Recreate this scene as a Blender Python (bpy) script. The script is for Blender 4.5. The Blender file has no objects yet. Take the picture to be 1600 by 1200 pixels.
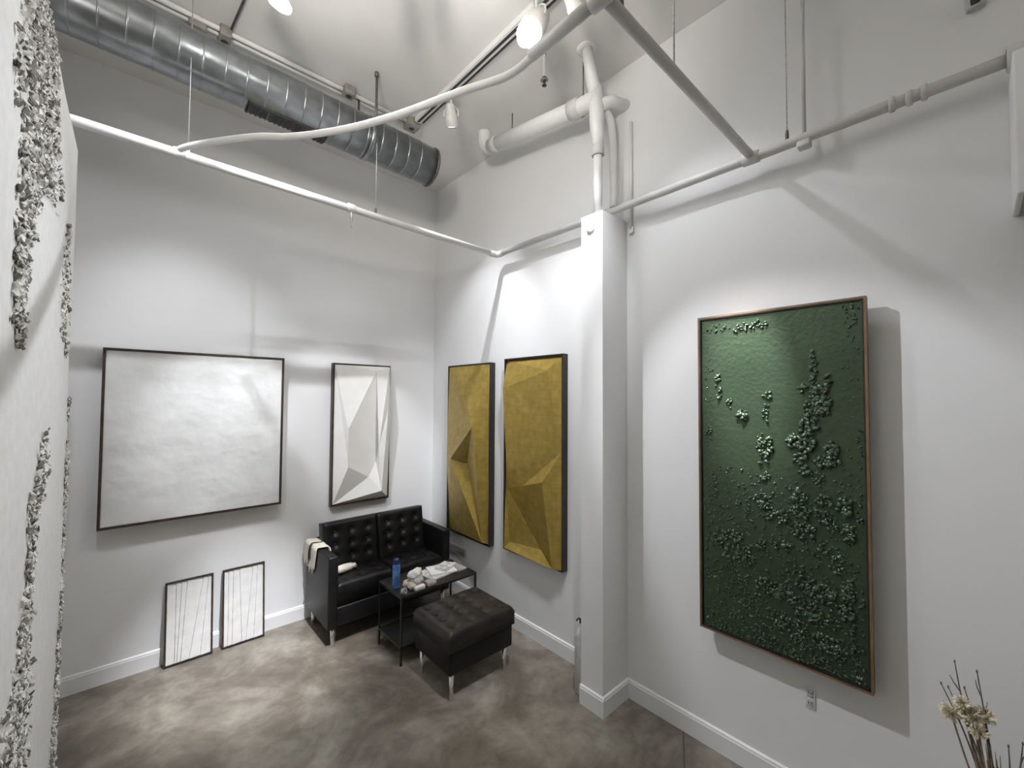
import bpy, bmesh, math, random
from mathutils import Vector, Matrix
random.seed(7)
scene = bpy.context.scene
C = scene.collection
PI = math.pi

# ------------------------------------------------------------------ camera
cam_d = bpy.data.cameras.new('camera'); cam = bpy.data.objects.new('camera', cam_d); C.objects.link(cam)
cam_d.sensor_width = 36; cam_d.lens = 656.27 / 1600 * 36; cam_d.clip_start = .02
r_, u_, f_ = Vector((.7401, -.67247, .00631)), Vector((-.02584, -.01906, .99948)), Vector((.67201, .73988, .03148))
m3 = Matrix((r_, u_, -f_)).transposed().to_4x4()
m3.translation = Vector((-2.779, -4.509, 2.2))
cam.matrix_world = m3
scene.camera = cam

# ------------------------------------------------------------------ world, exposure
w = bpy.data.worlds.new('world'); scene.world = w; w.use_nodes = True
w.node_tree.nodes['Background'].inputs[0].default_value = (.8, .85, .9, 1)
w.node_tree.nodes['Background'].inputs[1].default_value = .3
vs = scene.view_settings
vs.view_transform = 'Standard'; vs.look = 'None'; vs.gamma = 1; vs.use_curve_mapping = False
vs.exposure = 0.57

# spotlights of the room: position of the lamp, aimed-at point, power, cone angle, blend
HZ = 4.764
SPOTS = dict(
    glare=((-.99, -2.74, 4.50), (-3.0, -2.5, 1.3), 105, 76, 1.),
    green_far=((-2.27, -1.86, 4.50), (0, -4.2, 1.25), 165, 40, .45),
    gold_far=((-.86, -1.62, 4.53), (0, -.8, 1.75), 75, 66, .8),
    green_near=((-.90, -2.97, 4.50), (0, -3.75, 2.0), 20, 76, .7),
)
HIDDEN_SPOTS = [   # unseen lamps overhead: most inferred from light and shadows, some added
    ((-1.05, -3.15, 4.50), (0, -1.5, 2.0), 165, 54, 1.),
    ((-2.30, -2.55, 4.50), (-1.15, 0, 2.1), 50, 46, 1.),  # added wide spot to brighten the back wall between the artworks
    ((-2.98, -2.30, 4.50), (-2.42, 0, 2.35), 110, 44, 1.),
    ((-1.80, -2.42, 4.50), (-2.2, 0, 1.85), 225, 24, 1.),
    ((-2.85, -2.25, 4.50), (-.93, 0, 1.80), 210, 25, .7),
    ((-1.75, -2.60, 4.50), (-1.95, -.5, 0), 980, 26, 1.),
    ((-1.15, -3.45, 4.50), (-.55, -2.0, 0), 170, 28, 1.),
    ((-1.05, -3.40, 4.50), (0, -3.61, 2.15), 900, 15, 1.),  # added pin spot, stands in for a reflection on the green painting
]
FILL_FLOODS = [((x, y, 2.9), (ax, y, 4.76), 40) for y in (-5.9, -8.0) for x, ax in ((-.14, -.75), (-3.0, -2.4))] + [((-3.12, -3.95, 3.62), (-2.0, -2.7, 4.76), 135)]   # unseen uplights added on the side walls as ambient fill
BARE = dict(glare=4, green_far=13)   # the two lamps seen glowing also shine sideways
LAMP = (.965, .985, 1.04)

# ------------------------------------------------------------------ materials
def mat(name, col, rough=.5, metal=0., noise=None, bump=None, spec=.5, emit=None, sheen=0.):
    m = bpy.data.materials.new(name); m.use_nodes = True
    nt = m.node_tree; b = nt.nodes['Principled BSDF']
    b.inputs['Base Color'].default_value = (*col, 1); b.inputs['Roughness'].default_value = rough
    b.inputs['Metallic'].default_value = metal; b.inputs['Specular IOR Level'].default_value = spec
    if sheen: b.inputs['Sheen Weight'].default_value = sheen
    tc = nt.nodes.new('ShaderNodeTexCoord')
    if noise:    # (scale, second colour, low, high)
        sc, c2, lo, hi = noise
        n = nt.nodes.new('ShaderNodeTexNoise'); n.inputs['Scale'].default_value = sc; n.inputs['Detail'].default_value = 6
        nt.links.new(tc.outputs['Object'], n.inputs['Vector'])
        r = nt.nodes.new('ShaderNodeValToRGB'); r.color_ramp.elements[0].position = lo; r.color_ramp.elements[1].position = hi
        r.color_ramp.elements[0].color = (*col, 1); r.color_ramp.elements[1].color = (*c2, 1)
        nt.links.new(n.outputs['Fac'], r.inputs['Fac']); nt.links.new(r.outputs['Color'], b.inputs['Base Color'])
    if bump:     # (scale, strength, distance)
        n = nt.nodes.new('ShaderNodeTexNoise'); n.inputs['Scale'].default_value = bump[0]; n.inputs['Detail'].default_value = 5
        nt.links.new(tc.outputs['Object'], n.inputs['Vector'])
        bp = nt.nodes.new('ShaderNodeBump'); bp.inputs['Strength'].default_value = bump[1]; bp.inputs['Distance'].default_value = bump[2]
        nt.links.new(n.outputs['Fac'], bp.inputs['Height']); nt.links.new(bp.outputs['Normal'], b.inputs['Normal'])
    if emit:
        b.inputs['Emission Color'].default_value = (*emit[0], 1); b.inputs['Emission Strength'].default_value = emit[1]
    return m

M = {}
M['wall'] = mat('white wall paint', (.80, .80, .80), .6, noise=(1.3, (.83, .83, .83), .3, .7), bump=(60, .06, .004), spec=.3)
M['trimpaint'] = mat('white semi gloss trim paint', (.82, .82, .82), .4, bump=(20, .05, .003))
M['pipepaint'] = mat('white painted pipe', (.78, .78, .77), .42, noise=(9, (.84, .84, .83), .35, .7))
M['framepaint'] = mat('grey-white painted frame pipe', (.61, .605, .59), .45, noise=(9, (.68, .675, .66), .3, .75))
M['ceiling'] = mat('painted concrete ceiling', (.76, .745, .715), .75, noise=(1.6, (.84, .83, .805), .35, .7), bump=(5, .15, .01))
M['galv'] = mat('galvanised steel', (.27, .285, .295), .30, .95, noise=(14, (.37, .39, .405), .35, .7), bump=(22, .06, .002))
M['rodsteel'] = mat('dark steel rod', (.10, .095, .09), .5, .6, noise=(30, (.16, .15, .14), .4, .6))
M['greymetal'] = mat('grey painted metal', (.28, .26, .24), .5, .3, noise=(20, (.36, .34, .31), .4, .6))
M['cable'] = mat('steel cable', (.45, .45, .44), .4, .6, noise=(60, (.6, .6, .6), .4, .6))
M['black'] = mat('black metal', (.012, .012, .012), .4, .0, noise=(25, (.022, .021, .02), .4, .6))
M['frameblack'] = mat('black frame wood', (.015, .013, .012), .42, noise=(18, (.03, .024, .02), .4, .7))
M['framebrown'] = mat('brown frame wood', (.18, .105, .05), .45, noise=(14, (.25, .15, .075), .4, .7))
M['framedark'] = mat('dark walnut frame', (.035, .022, .016), .45, noise=(14, (.07, .045, .03), .4, .7))
M['leather'] = mat('black leather', (.007, .0068, .0072), .42, noise=(7, (.012, .0115, .011), .4, .7), bump=(90, .12, .003), spec=.3)
M['leathersoft'] = mat('black tufted leather', (.012, .0105, .0095), .40, noise=(5, (.030, .024, .018), .4, .7), bump=(80, .12, .003), spec=.45)
M['chrome'] = mat('brushed chrome', (.72, .71, .69), .22, 1., noise=(40, (.8, .8, .78), .4, .6))
M['cream'] = mat('cream knitted wool', (.62, .57, .46), .9, noise=(40, (.74, .70, .60), .35, .65), bump=(70, .5, .01), sheen=.3)
M['creamdark'] = mat('dark stripe wool', (.05, .045, .04), .9, noise=(40, (.08, .07, .06), .35, .65), bump=(70, .4, .01))
M['whitepaper'] = mat('white paper', (.74, .73, .71), .6, noise=(12, (.82, .81, .80), .35, .65))
M['greypaper'] = mat('grey printed paper', (.40, .40, .41), .45, noise=(26, (.72, .70, .69), .42, .56))
M['blue'] = mat('blue printed can', (.05, .15, .42), .3, noise=(16, (.16, .32, .66), .4, .62))
M['bluedark'] = mat('navy cap', (.008, .02, .10), .35, noise=(20, (.012, .03, .14), .4, .6))
M['tape'] = mat('dull grey roll', (.30, .28, .26), .6, noise=(30, (.42, .40, .38), .4, .6))
M['plaster'] = mat('white plaster', (.80, .80, .78), .7, noise=(20, (.86, .86, .85), .35, .65), bump=(40, .15, .006))
M['flake'] = mat('white plaster flakes', (.72, .71, .67), .75, noise=(15, (.84, .83, .80), .35, .65), bump=(90, .3, .004))
M['flakeshade'] = mat('dark gap shade flakes', (.13, .125, .11), .8, noise=(15, (.32, .31, .27), .35, .65), bump=(90, .3, .004))
M['canvaswhite'] = mat('white textured paint', (.66, .66, .645), .38, noise=(2.6, (.80, .80, .79), .36, .66), bump=(7, .42, .02), spec=.5)
M['reliefwhite'] = mat('white relief paint', (.80, .785, .75), .5, noise=(6, (.84, .83, .80), .35, .65), bump=(60, .06, .003))
M['green'] = mat('dark green metallic paint', (.052, .080, .046), .40, .6, noise=(3.2, (.066, .098, .056), .35, .65), bump=(38, .35, .008), spec=.5)
M['greenrelief'] = mat('green relief paste', (.066, .098, .060), .34, .6, noise=(22, (.105, .150, .098), .35, .65), bump=(80, .25, .004), spec=.6)
M['ivory'] = mat('ivory plastic', (.70, .70, .71), .4, noise=(30, (.74, .74, .75), .4, .6))
M['slotdark'] = mat('dark slot', (.03, .03, .03), .6, noise=(30, (.04, .04, .04), .4, .6))
M['ventpaint'] = mat('vent enamel', (.50, .50, .51), .45, noise=(20, (.56, .56, .57), .4, .6))
M['extsilver'] = mat('pale grey enamel', (.62, .62, .61), .3, .2, noise=(20, (.70, .70, .69), .4, .6))
M['vase'] = mat('stoneware glaze', (.55, .52, .47), .4, noise=(6, (.65, .62, .57), .35, .65), bump=(30, .1, .004))
M['twig'] = mat('dry grey twig', (.10, .085, .08), .8, noise=(30, (.20, .17, .155), .35, .65))
M['puff'] = mat('dry cream bloom', (.62, .54, .38), .9, noise=(25, (.82, .76, .60), .35, .65))
M['husk'] = mat('dry brown husk', (.16, .12, .07), .85, noise=(30, (.30, .24, .15), .35, .65))
M['lens'] = mat('glowing lamp lens', (1, 1, 1), .3, emit=((1, .985, .96), 26.))
M['lensdim'] = mat('lamp lens seen from the side', (.9, .9, .9), .2, emit=((1, .985, .96), 1.6))
M['headpaint'] = mat('white lamp housing', (.62, .61, .59), .45, noise=(20, (.68, .67, .65), .4, .6))

def floor_material():
    m = bpy.data.materials.new('polished concrete'); m.use_nodes = True
    nt = m.node_tree; b = nt.nodes['Principled BSDF']; L = nt.links.new
    tc = nt.nodes.new('ShaderNodeTexCoord')
    def noise(sc, det, dist=0.):
        n = nt.nodes.new('ShaderNodeTexNoise'); n.inputs['Scale'].default_value = sc; n.inputs['Detail'].default_value = det
        n.inputs['Roughness'].default_value = .6; n.inputs['Distortion'].default_value = dist
        L(tc.outputs['Object'], n.inputs['Vector']); return n
    def ramp(src, stops):
        r = nt.nodes.new('ShaderNodeValToRGB'); e = r.color_ramp.elements
        e[0].position, e[0].color = stops[0][0], (*stops[0][1], 1)
        e[1].position, e[1].color = stops[-1][0], (*stops[-1][1], 1)
        for q, c in stops[1:-1]:
            k = e.new(q); k.color = (*c, 1)
        L(src, r.inputs['Fac']); return r
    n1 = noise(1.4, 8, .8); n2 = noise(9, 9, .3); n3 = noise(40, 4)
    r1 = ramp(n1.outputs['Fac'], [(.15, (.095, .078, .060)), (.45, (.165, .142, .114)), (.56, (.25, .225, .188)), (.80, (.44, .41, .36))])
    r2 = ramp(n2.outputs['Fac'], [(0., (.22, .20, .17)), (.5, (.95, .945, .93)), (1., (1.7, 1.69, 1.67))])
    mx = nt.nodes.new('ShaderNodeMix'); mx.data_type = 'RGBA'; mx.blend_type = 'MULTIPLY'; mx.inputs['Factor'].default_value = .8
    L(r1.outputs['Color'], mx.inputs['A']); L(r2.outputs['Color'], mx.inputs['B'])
    # two thin saw-cut / crack lines running out from the right wall
    sep = nt.nodes.new('ShaderNodeSeparateXYZ'); L(tc.outputs['Object'], sep.inputs[0])
    def math_(op, a, bb=None):
        q = nt.nodes.new('ShaderNodeMath'); q.operation = op
        for i, v in enumerate((a, bb)):
            if v is None: continue
            if isinstance(v, (int, float)): q.inputs[i].default_value = v
            else: L(v, q.inputs[i])
        return q.outputs[0]
    # line: y = -3.165 + .5 x
    q = nt.nodes.new('ShaderNodeMath'); q.operation = 'MULTIPLY_ADD'; q.inputs[1].default_value = -.5; L(sep.outputs[0], q.inputs[0]); L(sep.outputs[1], q.inputs[2])
    d = math_('ABSOLUTE', math_('ADD', q.outputs[0], 3.165))
    near = math_('LESS_THAN', d, .0045)
    mx2 = nt.nodes.new('ShaderNodeMix'); mx2.data_type = 'RGBA'; L(near, mx2.inputs['Factor'])
    L(mx.outputs['Result'], mx2.inputs['A']); mx2.inputs['B'].default_value = (.06, .05, .04, 1)
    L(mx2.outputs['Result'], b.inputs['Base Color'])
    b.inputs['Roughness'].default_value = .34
    bp = nt.nodes.new('ShaderNodeBump'); bp.inputs['Strength'].default_value = .0; bp.inputs['Distance'].default_value = .004
    return m
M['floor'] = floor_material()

def gold_material():
    m = bpy.data.materials.new('gold leaf'); m.use_nodes = True
    nt = m.node_tree; b = nt.nodes['Principled BSDF']; L = nt.links.new
    tc = nt.nodes.new('ShaderNodeTexCoord')
    mp = nt.nodes.new('ShaderNodeMapping'); mp.inputs['Rotation'].default_value = (0, PI / 2, PI / 2)
    L(tc.outputs['Object'], mp.inputs['Vector'])
    br = nt.nodes.new('ShaderNodeTexBrick'); br.inputs['Scale'].default_value = 11; br.offset = 0
    br.inputs['Color1'].default_value = (.54, .385, .085, 1); br.inputs['Color2'].default_value = (.60, .43, .105, 1); br.inputs['Mortar'].default_value = (.49, .345, .075, 1)
    br.inputs['Mortar Size'].default_value = .025; br.inputs['Brick Width'].default_value = .8; br.inputs['Row Height'].default_value = .8
    L(mp.outputs[0], br.inputs['Vector'])
    n = nt.nodes.new('ShaderNodeTexNoise'); n.inputs['Scale'].default_value = 16; n.inputs['Detail'].default_value = 6; L(tc.outputs['Object'], n.inputs['Vector'])
    mx = nt.nodes.new('ShaderNodeMix'); mx.data_type = 'RGBA'; mx.blend_type = 'MULTIPLY'; mx.inputs['Factor'].default_value = .5
    L(br.outputs['Color'], mx.inputs['A']); L(n.outputs['Fac'], mx.inputs['B'])
    L(mx.outputs['Result'], b.inputs['Base Color'])
    b.inputs['Metallic'].default_value = .5; b.inputs['Roughness'].default_value = .40
    bp = nt.nodes.new('ShaderNodeBump'); bp.inputs['Strength'].default_value = .12; bp.inputs['Distance'].default_value = .004
    L(n.outputs['Fac'], bp.inputs['Height']); L(bp.outputs['Normal'], b.inputs['Normal'])
    return m
M['gold'] = gold_material()

# ------------------------------------------------------------------ mesh helpers
class MB:
    """collects shapes in world coordinates; build() links them as ONE mesh object"""
    def __init__(s): s.v = []; s.f = []; s.sm = []
    def add(s, vs, fs, smooth=False):
        o = len(s.v); s.v += [tuple(v) for v in vs]; s.f += [tuple(i + o for i in f) for f in fs]; s.sm += [smooth] * len(fs); return s
    def box(s, a, b):
        (x0, y0, z0), (x1, y1, z1) = a, b
        x0, x1 = min(x0, x1), max(x0, x1); y0, y1 = min(y0, y1), max(y0, y1); z0, z1 = min(z0, z1), max(z0, z1)
        v = [(x0, y0, z0), (x1, y0, z0), (x1, y1, z0), (x0, y1, z0), (x0, y0, z1), (x1, y0, z1), (x1, y1, z1), (x0, y1, z1)]
        return s.add(v, [(3, 2, 1, 0), (4, 5, 6, 7), (0, 1, 5, 4), (1, 2, 6, 5), (2, 3, 7, 6), (3, 0, 4, 7)])
    def rbox(s, a, b, r=.01, seg=3):
        bm = bmesh.new(); bmesh.ops.create_cube(bm, size=1)
        c = [(p + q) / 2 for p, q in zip(a, b)]; d = [abs(q - p) for p, q in zip(a, b)]
        for v in bm.verts: v.co = Vector((c[0] + v.co.x * d[0], c[1] + v.co.y * d[1], c[2] + v.co.z * d[2]))
        bmesh.ops.bevel(bm, geom=bm.edges[:], offset=min(r, min(d) * .49), segments=seg, profile=.5, affect='EDGES')
        bm.verts.index_update()
        s.add([v.co[:] for v in bm.verts], [[v.index for v in f.verts] for f in bm.faces], True); bm.free(); return s
    def tube(s, pts, r, n=14, caps=True, smooth=True):
        pts = [Vector(p) for p in pts]; k = len(pts)
        rs = r if isinstance(r, (list, tuple)) else [r] * k
        vs = []; ref = None
        for i, p in enumerate(pts):
            t = (pts[min(i + 1, k - 1)] - pts[max(i - 1, 0)])
            if t.length < 1e-9: t = (pts[-1] - pts[0])
            t.normalize()
            if ref is None:
                ref = t.orthogonal().normalized()
            else:
                ref = (ref - t * ref.dot(t)); ref = ref.normalized() if ref.length > 1e-6 else t.orthogonal().normalized()
            b = t.cross(ref)
            for j in range(n):
                a = 2 * PI * j / n; vs.append(p + (ref * math.cos(a) + b * math.sin(a)) * rs[i])
        fs = [(i * n + j, i * n + (j + 1) % n, (i + 1) * n + (j + 1) % n, (i + 1) * n + j) for i in range(k - 1) for j in range(n)]
        s.add(vs, fs, smooth)
        if caps:
            o = len(s.v) - len(vs)
            s.f += [tuple(o + j for j in reversed(range(n))), tuple(o + (k - 1) * n + j for j in range(n))]; s.sm += [False, False]
        return s
    def lathe(s, c, prof, n=24, axis=None):
        """prof: list of (radius, height) about the axis through c"""
        ax = Vector(axis or (0, 0, 1)).normalized(); e = ax.orthogonal().normalized(); g = ax.cross(e); c = Vector(c)
        vs = [c + ax * h + (e * math.cos(2 * PI * j / n) + g * math.sin(2 * PI * j / n)) * r for r, h in prof for j in range(n)]
        fs = [(i * n + j, i * n + (j + 1) % n, (i + 1) * n + (j + 1) % n, (i + 1) * n + j) for i in range(len(prof) - 1) for j in range(n)]
        return s.add(vs, fs, True)
    def blob(s, c, ax, n=6, m=4):
        """small ellipsoid; ax = three axis vectors"""
        c = Vector(c); vs = [c + ax[2]]; 
        for i in range(1, m):
            t = PI * i / m
            for j in range(n):
                a = 2 * PI * j / n
                vs.append(c + ax[2] * math.cos(t) + (ax[0] * math.cos(a) + ax[1] * math.sin(a)) * math.sin(t))
        vs.append(c - ax[2]); q = len(vs) - 1
        fs = [(0, 1 + j, 1 + (j + 1) % n) for j in range(n)]
        for i in range(m - 2):
            fs += [(1 + i * n + j, 1 + (i + 1) * n + j, 1 + (i + 1) * n + (j + 1) % n, 1 + i * n + (j + 1) % n) for j in range(n)]
        o = 1 + (m - 2) * n
        fs += [(q, o + (j + 1) % n, o + j) for j in range(n)]
        return s.add(vs, fs, True)
    def build(s, name, m, parent=None):
        off = WP.get(parent, Vector((0, 0, 0))) if parent else Vector((0, 0, 0))
        me = bpy.data.meshes.new(name); me.from_pydata([(x - off.x, y - off.y, z - off.z) for x, y, z in s.v], [], s.f)
        bm = bmesh.new(); bm.from_mesh(me); bmesh.ops.recalc_face_normals(bm, faces=bm.faces); bm.to_mesh(me); bm.free()
        me.polygons.foreach_set('use_smooth', s.sm); me.update()
        me.materials.append(m if not isinstance(m, str) else M[m])
        o = bpy.data.objects.new(name, me); C.objects.link(o)
        if parent: o.parent = parent; WP[o] = off
        return o
WP = {}
def thing(name, label, cat, loc, group=None):
    o = bpy.data.objects.new(name, None); o.empty_display_size = .05; C.objects.link(o)
    o.location = loc; WP[o] = Vector(loc); o['label'] = label; o['category'] = cat
    if group: o['group'] = group
    return o
def tag(o, label, cat, group=None):
    o['label'] = label; o['category'] = cat
    if group: o['group'] = group
    return o
def recentre(o, loc):
    """move a single-mesh thing's origin to loc"""
    loc = Vector(loc)
    for v in o.data.vertices: v.co -= loc
    o.location = loc; return o
def struct(name, mb, m, parent=None):
    o = mb.build(name, m, parent)
    if not parent: o['kind'] = 'structure'
    return o
def crom(pts, k=8):
    P = [Vector(p) for p in pts]; out = []
    for i in range(len(P) - 1):
        a, b, c, d = P[max(i - 1, 0)], P[i], P[i + 1], P[min(i + 2, len(P) - 1)]
        for j in range(k):
            t = j / k
            out.append(.5 * ((2 * b) + (c - a) * t + (2 * a - 5 * b + 4 * c - d) * t * t + (3 * b - a - 3 * c + d) * t ** 3))
    return out + [P[-1]]

# ------------------------------------------------------------------ room shell
XL, YF, HC = -3.32, -9.2, 4.764
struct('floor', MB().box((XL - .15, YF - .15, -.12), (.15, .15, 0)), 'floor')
struct('ceiling', MB().box((XL - .15, YF - .15, HC), (.15, .15, HC + .12)), 'ceiling')
struct('wall_back', MB().box((XL - .15, 0, 0), (.15, .15, HC)), 'wall')
struct('wall_right', MB().box((0, YF - .15, 0), (.15, 0, HC)), 'wall')
struct('wall_left', MB().box((XL - .15, YF - .15, 0), (XL, 0, HC)), 'wall')
struct('wall_front', MB().box((XL, YF - .15, 0), (0, YF, HC)), 'wall')

def baseboard(name, a, b, out):
    """profiled skirting from a to b (xy), thickness pointing along out"""
    a, b, n = Vector((*a, 0)), Vector((*b, 0)), Vector((*out, 0))
    prof = [(0, 0), (.016, 0), (.016, .112), (.012, .120), (.012, .128), (.004, .136), (0, .136)]
    k = len(prof); vs = [p + n * d + Vector((0, 0, z)) for p in (a, b) for d, z in prof]
    fs = [(i, (i + 1) % k, k + (i + 1) % k, k + i) for i in range(k)] + [tuple(range(k)), tuple(range(2 * k - 1, k - 1, -1))]
    return MB().add(vs, fs)
struct('baseboard_back', baseboard('b', (XL + .017, 0), (-.017, 0), (0, -1)), 'trimpaint')
rb = baseboard('b', (0, 0), (0, -2.555), (-1, 0)); struct('baseboard_right_far', rb, 'trimpaint')
struct('baseboard_right_near', baseboard('b', (0, -2.745), (0, YF), (-1, 0)), 'trimpaint')
struct('baseboard_left', baseboard('b', (XL, 0), (XL, YF), (1, 0)), 'trimpaint')

# boxed-in column with its own skirting and access plate
CX, CY0, CY1, CZ = -.312, -2.745, -2.555, 3.545
col = struct('wall_column', MB().box((CX, CY0, 0), (0, CY1, CZ)), 'wall')
baseboard('b', (CX, CY1), (CX, CY0 - .016), (-1, 0)).build('baseboard', M['trimpaint'], col)
baseboard('b', (CX, CY0), (-.016, CY0), (0, -1)).build('baseboard', M['trimpaint'], col)
baseboard('b', (CX, CY1), (-.016, CY1), (0, 1)).build('baseboard', M['trimpaint'], col)
MB().lathe((CX, -2.645, 3.44), [(0, .016), (.022, .016), (.034, .012), (.038, .0), (.036, -.002)], 20, (-1, 0, 0)).build('access_cap', M['pipepaint'], col)

# ------------------------------------------------------------------ galvanised duct
D0, D1, DR, DY = Vector((-.80, -1.2, 4.297)), Vector((-3.315, -1.2, 4.367)), .163, -1.2
dax = (D1 - D0).normalized()
duct = thing('air_duct', 'galvanised spiral air duct hung below the ceiling along the far wall', 'duct', D0)
L_ = (D1 - D0).length
b = MB().lathe(D0, [(DR - .004, .0), (DR, .0), (DR, L_)], 48, dax); b.build('duct_body', M['galv'], duct)
MB().lathe(D0, [(0, .02), (DR - .005, .02), (DR - .003, 0)], 48, dax).build('end_cap', M['galv'], duct)
MB().lathe(D0, [(DR, -.004), (DR + .006, -.004), (DR + .007, .012), (DR, .016)], 48, dax).build('end_rim', M['rodsteel'], duct)
for k in range(21):
    h = .17 + .117 * k
    MB().lathe(D0 + dax * h, [(DR, -.006), (DR + .0022, -.003), (DR + .0022, .003), (DR, .006)], 48, dax + Vector((0, .03, 0))).build('seam_ring', M['galv'], duct)
MB().lathe(D0 + dax * .60, [(DR, -.016), (DR + .007, -.014), (DR + .007, .014), (DR, .016)], 48, dax).build('hanger_strap', M['galv'], duct)
for h in (.60,):
    for sy in (-1, 1):
        c = D0 + dax * h; q = MB().tube([(c.x, DY + sy * (DR + .012), c.z - .02), (c.x, DY + sy * (DR + .012), HC)], .0085, 10)
        q.lathe((c.x, DY + sy * (DR + .012), HC - .03), [(.0, -.004), (.016, -.004), (.016, .03)], 10)
        q.build('hanger_rod', M['rodsteel'], duct)
# supply register let into the underside
def ductpt(h, ang, r):   # ang measured from straight down towards the camera (-y)
    e = Vector((0, -1, 0)); d = Vector((0, 0, -1)); d = (d - dax * d.dot(dax)).normalized()
    return D0 + dax * h + (d * math.cos(ang) + e * math.sin(ang)) * r
REG0, REG1 = .93, 1.42
reg = MB(); n = 10; a0, a1 = math.radians(-42), math.radians(20)
vs = [ductpt(h, a0 + (a1 - a0) * j / n, DR + .008) for h in (REG0, REG1) for j in range(n + 1)] + [ductpt(h, a0 + (a1 - a0) * j / n, DR - .001) for h in (REG0, REG1) for j in range(n + 1)]
N1 = n + 1
fs = [(j, j + 1, N1 + j + 1, N1 + j) for j in range(n)] + [(2 * N1 + j, 2 * N1 + j + 1, j + 1, j) for j in range(n)] + [(3 * N1 + j, 3 * N1 + j + 1, N1 + j + 1, N1 + j) for j in range(n)]
fs += [(0, N1, 3 * N1, 2 * N1), (n, N1 + n, 3 * N1 + n, 2 * N1 + n)]
regp = reg.add(vs, fs).build('register', M['slotdark'], duct)
for k in range(16):
    h = REG0 + .02 + (REG1 - REG0 - .04) * k / 15
    b = MB()
    pts = [ductpt(h, a0 + (a1 - a0) * (.06 + .88 * j / 6), DR + .012) for j in range(7)]
    b.tube(pts, .003, 6); b.build('slat', M['galv' if k in (2, 12) else 'black'], regp)
for h0 in (REG0 - .005, REG1 + .005):
    MB().tube([ductpt(h0, a0 + (a1 - a0) * j / 8, DR + .008) for j in range(9)], .007, 8).build('register_edge', M['black'], regp)

# ------------------------------------------------------------------ ceiling conduits, track
cd = thing('ceiling_conduit', 'white conduit pair along the ceiling above the duct', 'conduit', (-2, -1.0, HC))
MB().tube([(-3.31, -.985, HC - .022), (-.90, -.985, HC - .022)], .017, 10).build('conduit_pipe', M['pipepaint'], cd)
MB().tube([(-3.31, -1.035, HC - .022), (-.90, -1.035, HC - .022)], .017, 10).build('conduit_pipe', M['pipepaint'], cd)
for i, (x, y, sx, sy) in enumerate(((-2.505, -.955, .05, .075), (-2.352, -1.0, .035, .075), (-1.50, -1.06, .045, .045), (-.905, -1.035, .06, .06))):
    q = MB().rbox((x - sx, y - sy, HC - .075), (x + sx, y + sy, HC), .008, 2).build('junction_box', M['greymetal'], cd)
    MB().lathe((x, y, HC - .075), [(0, -.004), (.02, -.004), (.024, 0)], 12).build('box_plug', M['slotdark'], q)
b = MB().tube([(-2.335, -.90, HC - .012), (-2.30, -1.40, HC - .012), (-2.285, -1.9, HC - .012)], .008, 8)
recentre(tag(b.build('thin_conduit', M['rodsteel']), 'thin dark conduit on the ceiling leading away from the duct', 'conduit'), (-2.3, -1.4, HC))

TX = -.885
tr = thing('lighting_track', 'white ceiling lighting track carrying the spotlights by the right wall', 'track', (TX, -3, HC))
MB().box((TX - .028, -5.4, HC - .04), (TX + .028, -1.10, HC - .0)).build('track_body', M['pipepaint'], tr)
MB().box((TX - .010, -5.38, HC - .043), (TX + .010, -1.12, HC - .039)).build('track_slot', M['slotdark'], tr)
MB().box((TX - .032, -1.11, HC - .044), (TX + .032, -1.06, HC)).build('end_cap', M['greymetal'], tr)
MB().tube([(TX + .062, -5.4, HC - .012), (TX + .062, -1.1, HC - .012)], .007, 8).build('side_wire', M['rodsteel'], tr)
tr2 = thing('lighting_track', 'white ceiling lighting track at the top edge above the duct', 'track', (-2.27, -3, HC))
MB().box((-2.298, -5.4, HC - .04), (-2.242, -1.84, HC)).build('track_body', M['pipepaint'], tr2)
MB().box((-2.28, -5.38, HC - .043), (-2.26, -1.86, HC - .039)).build('track_slot', M['slotdark'], tr2)

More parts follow.
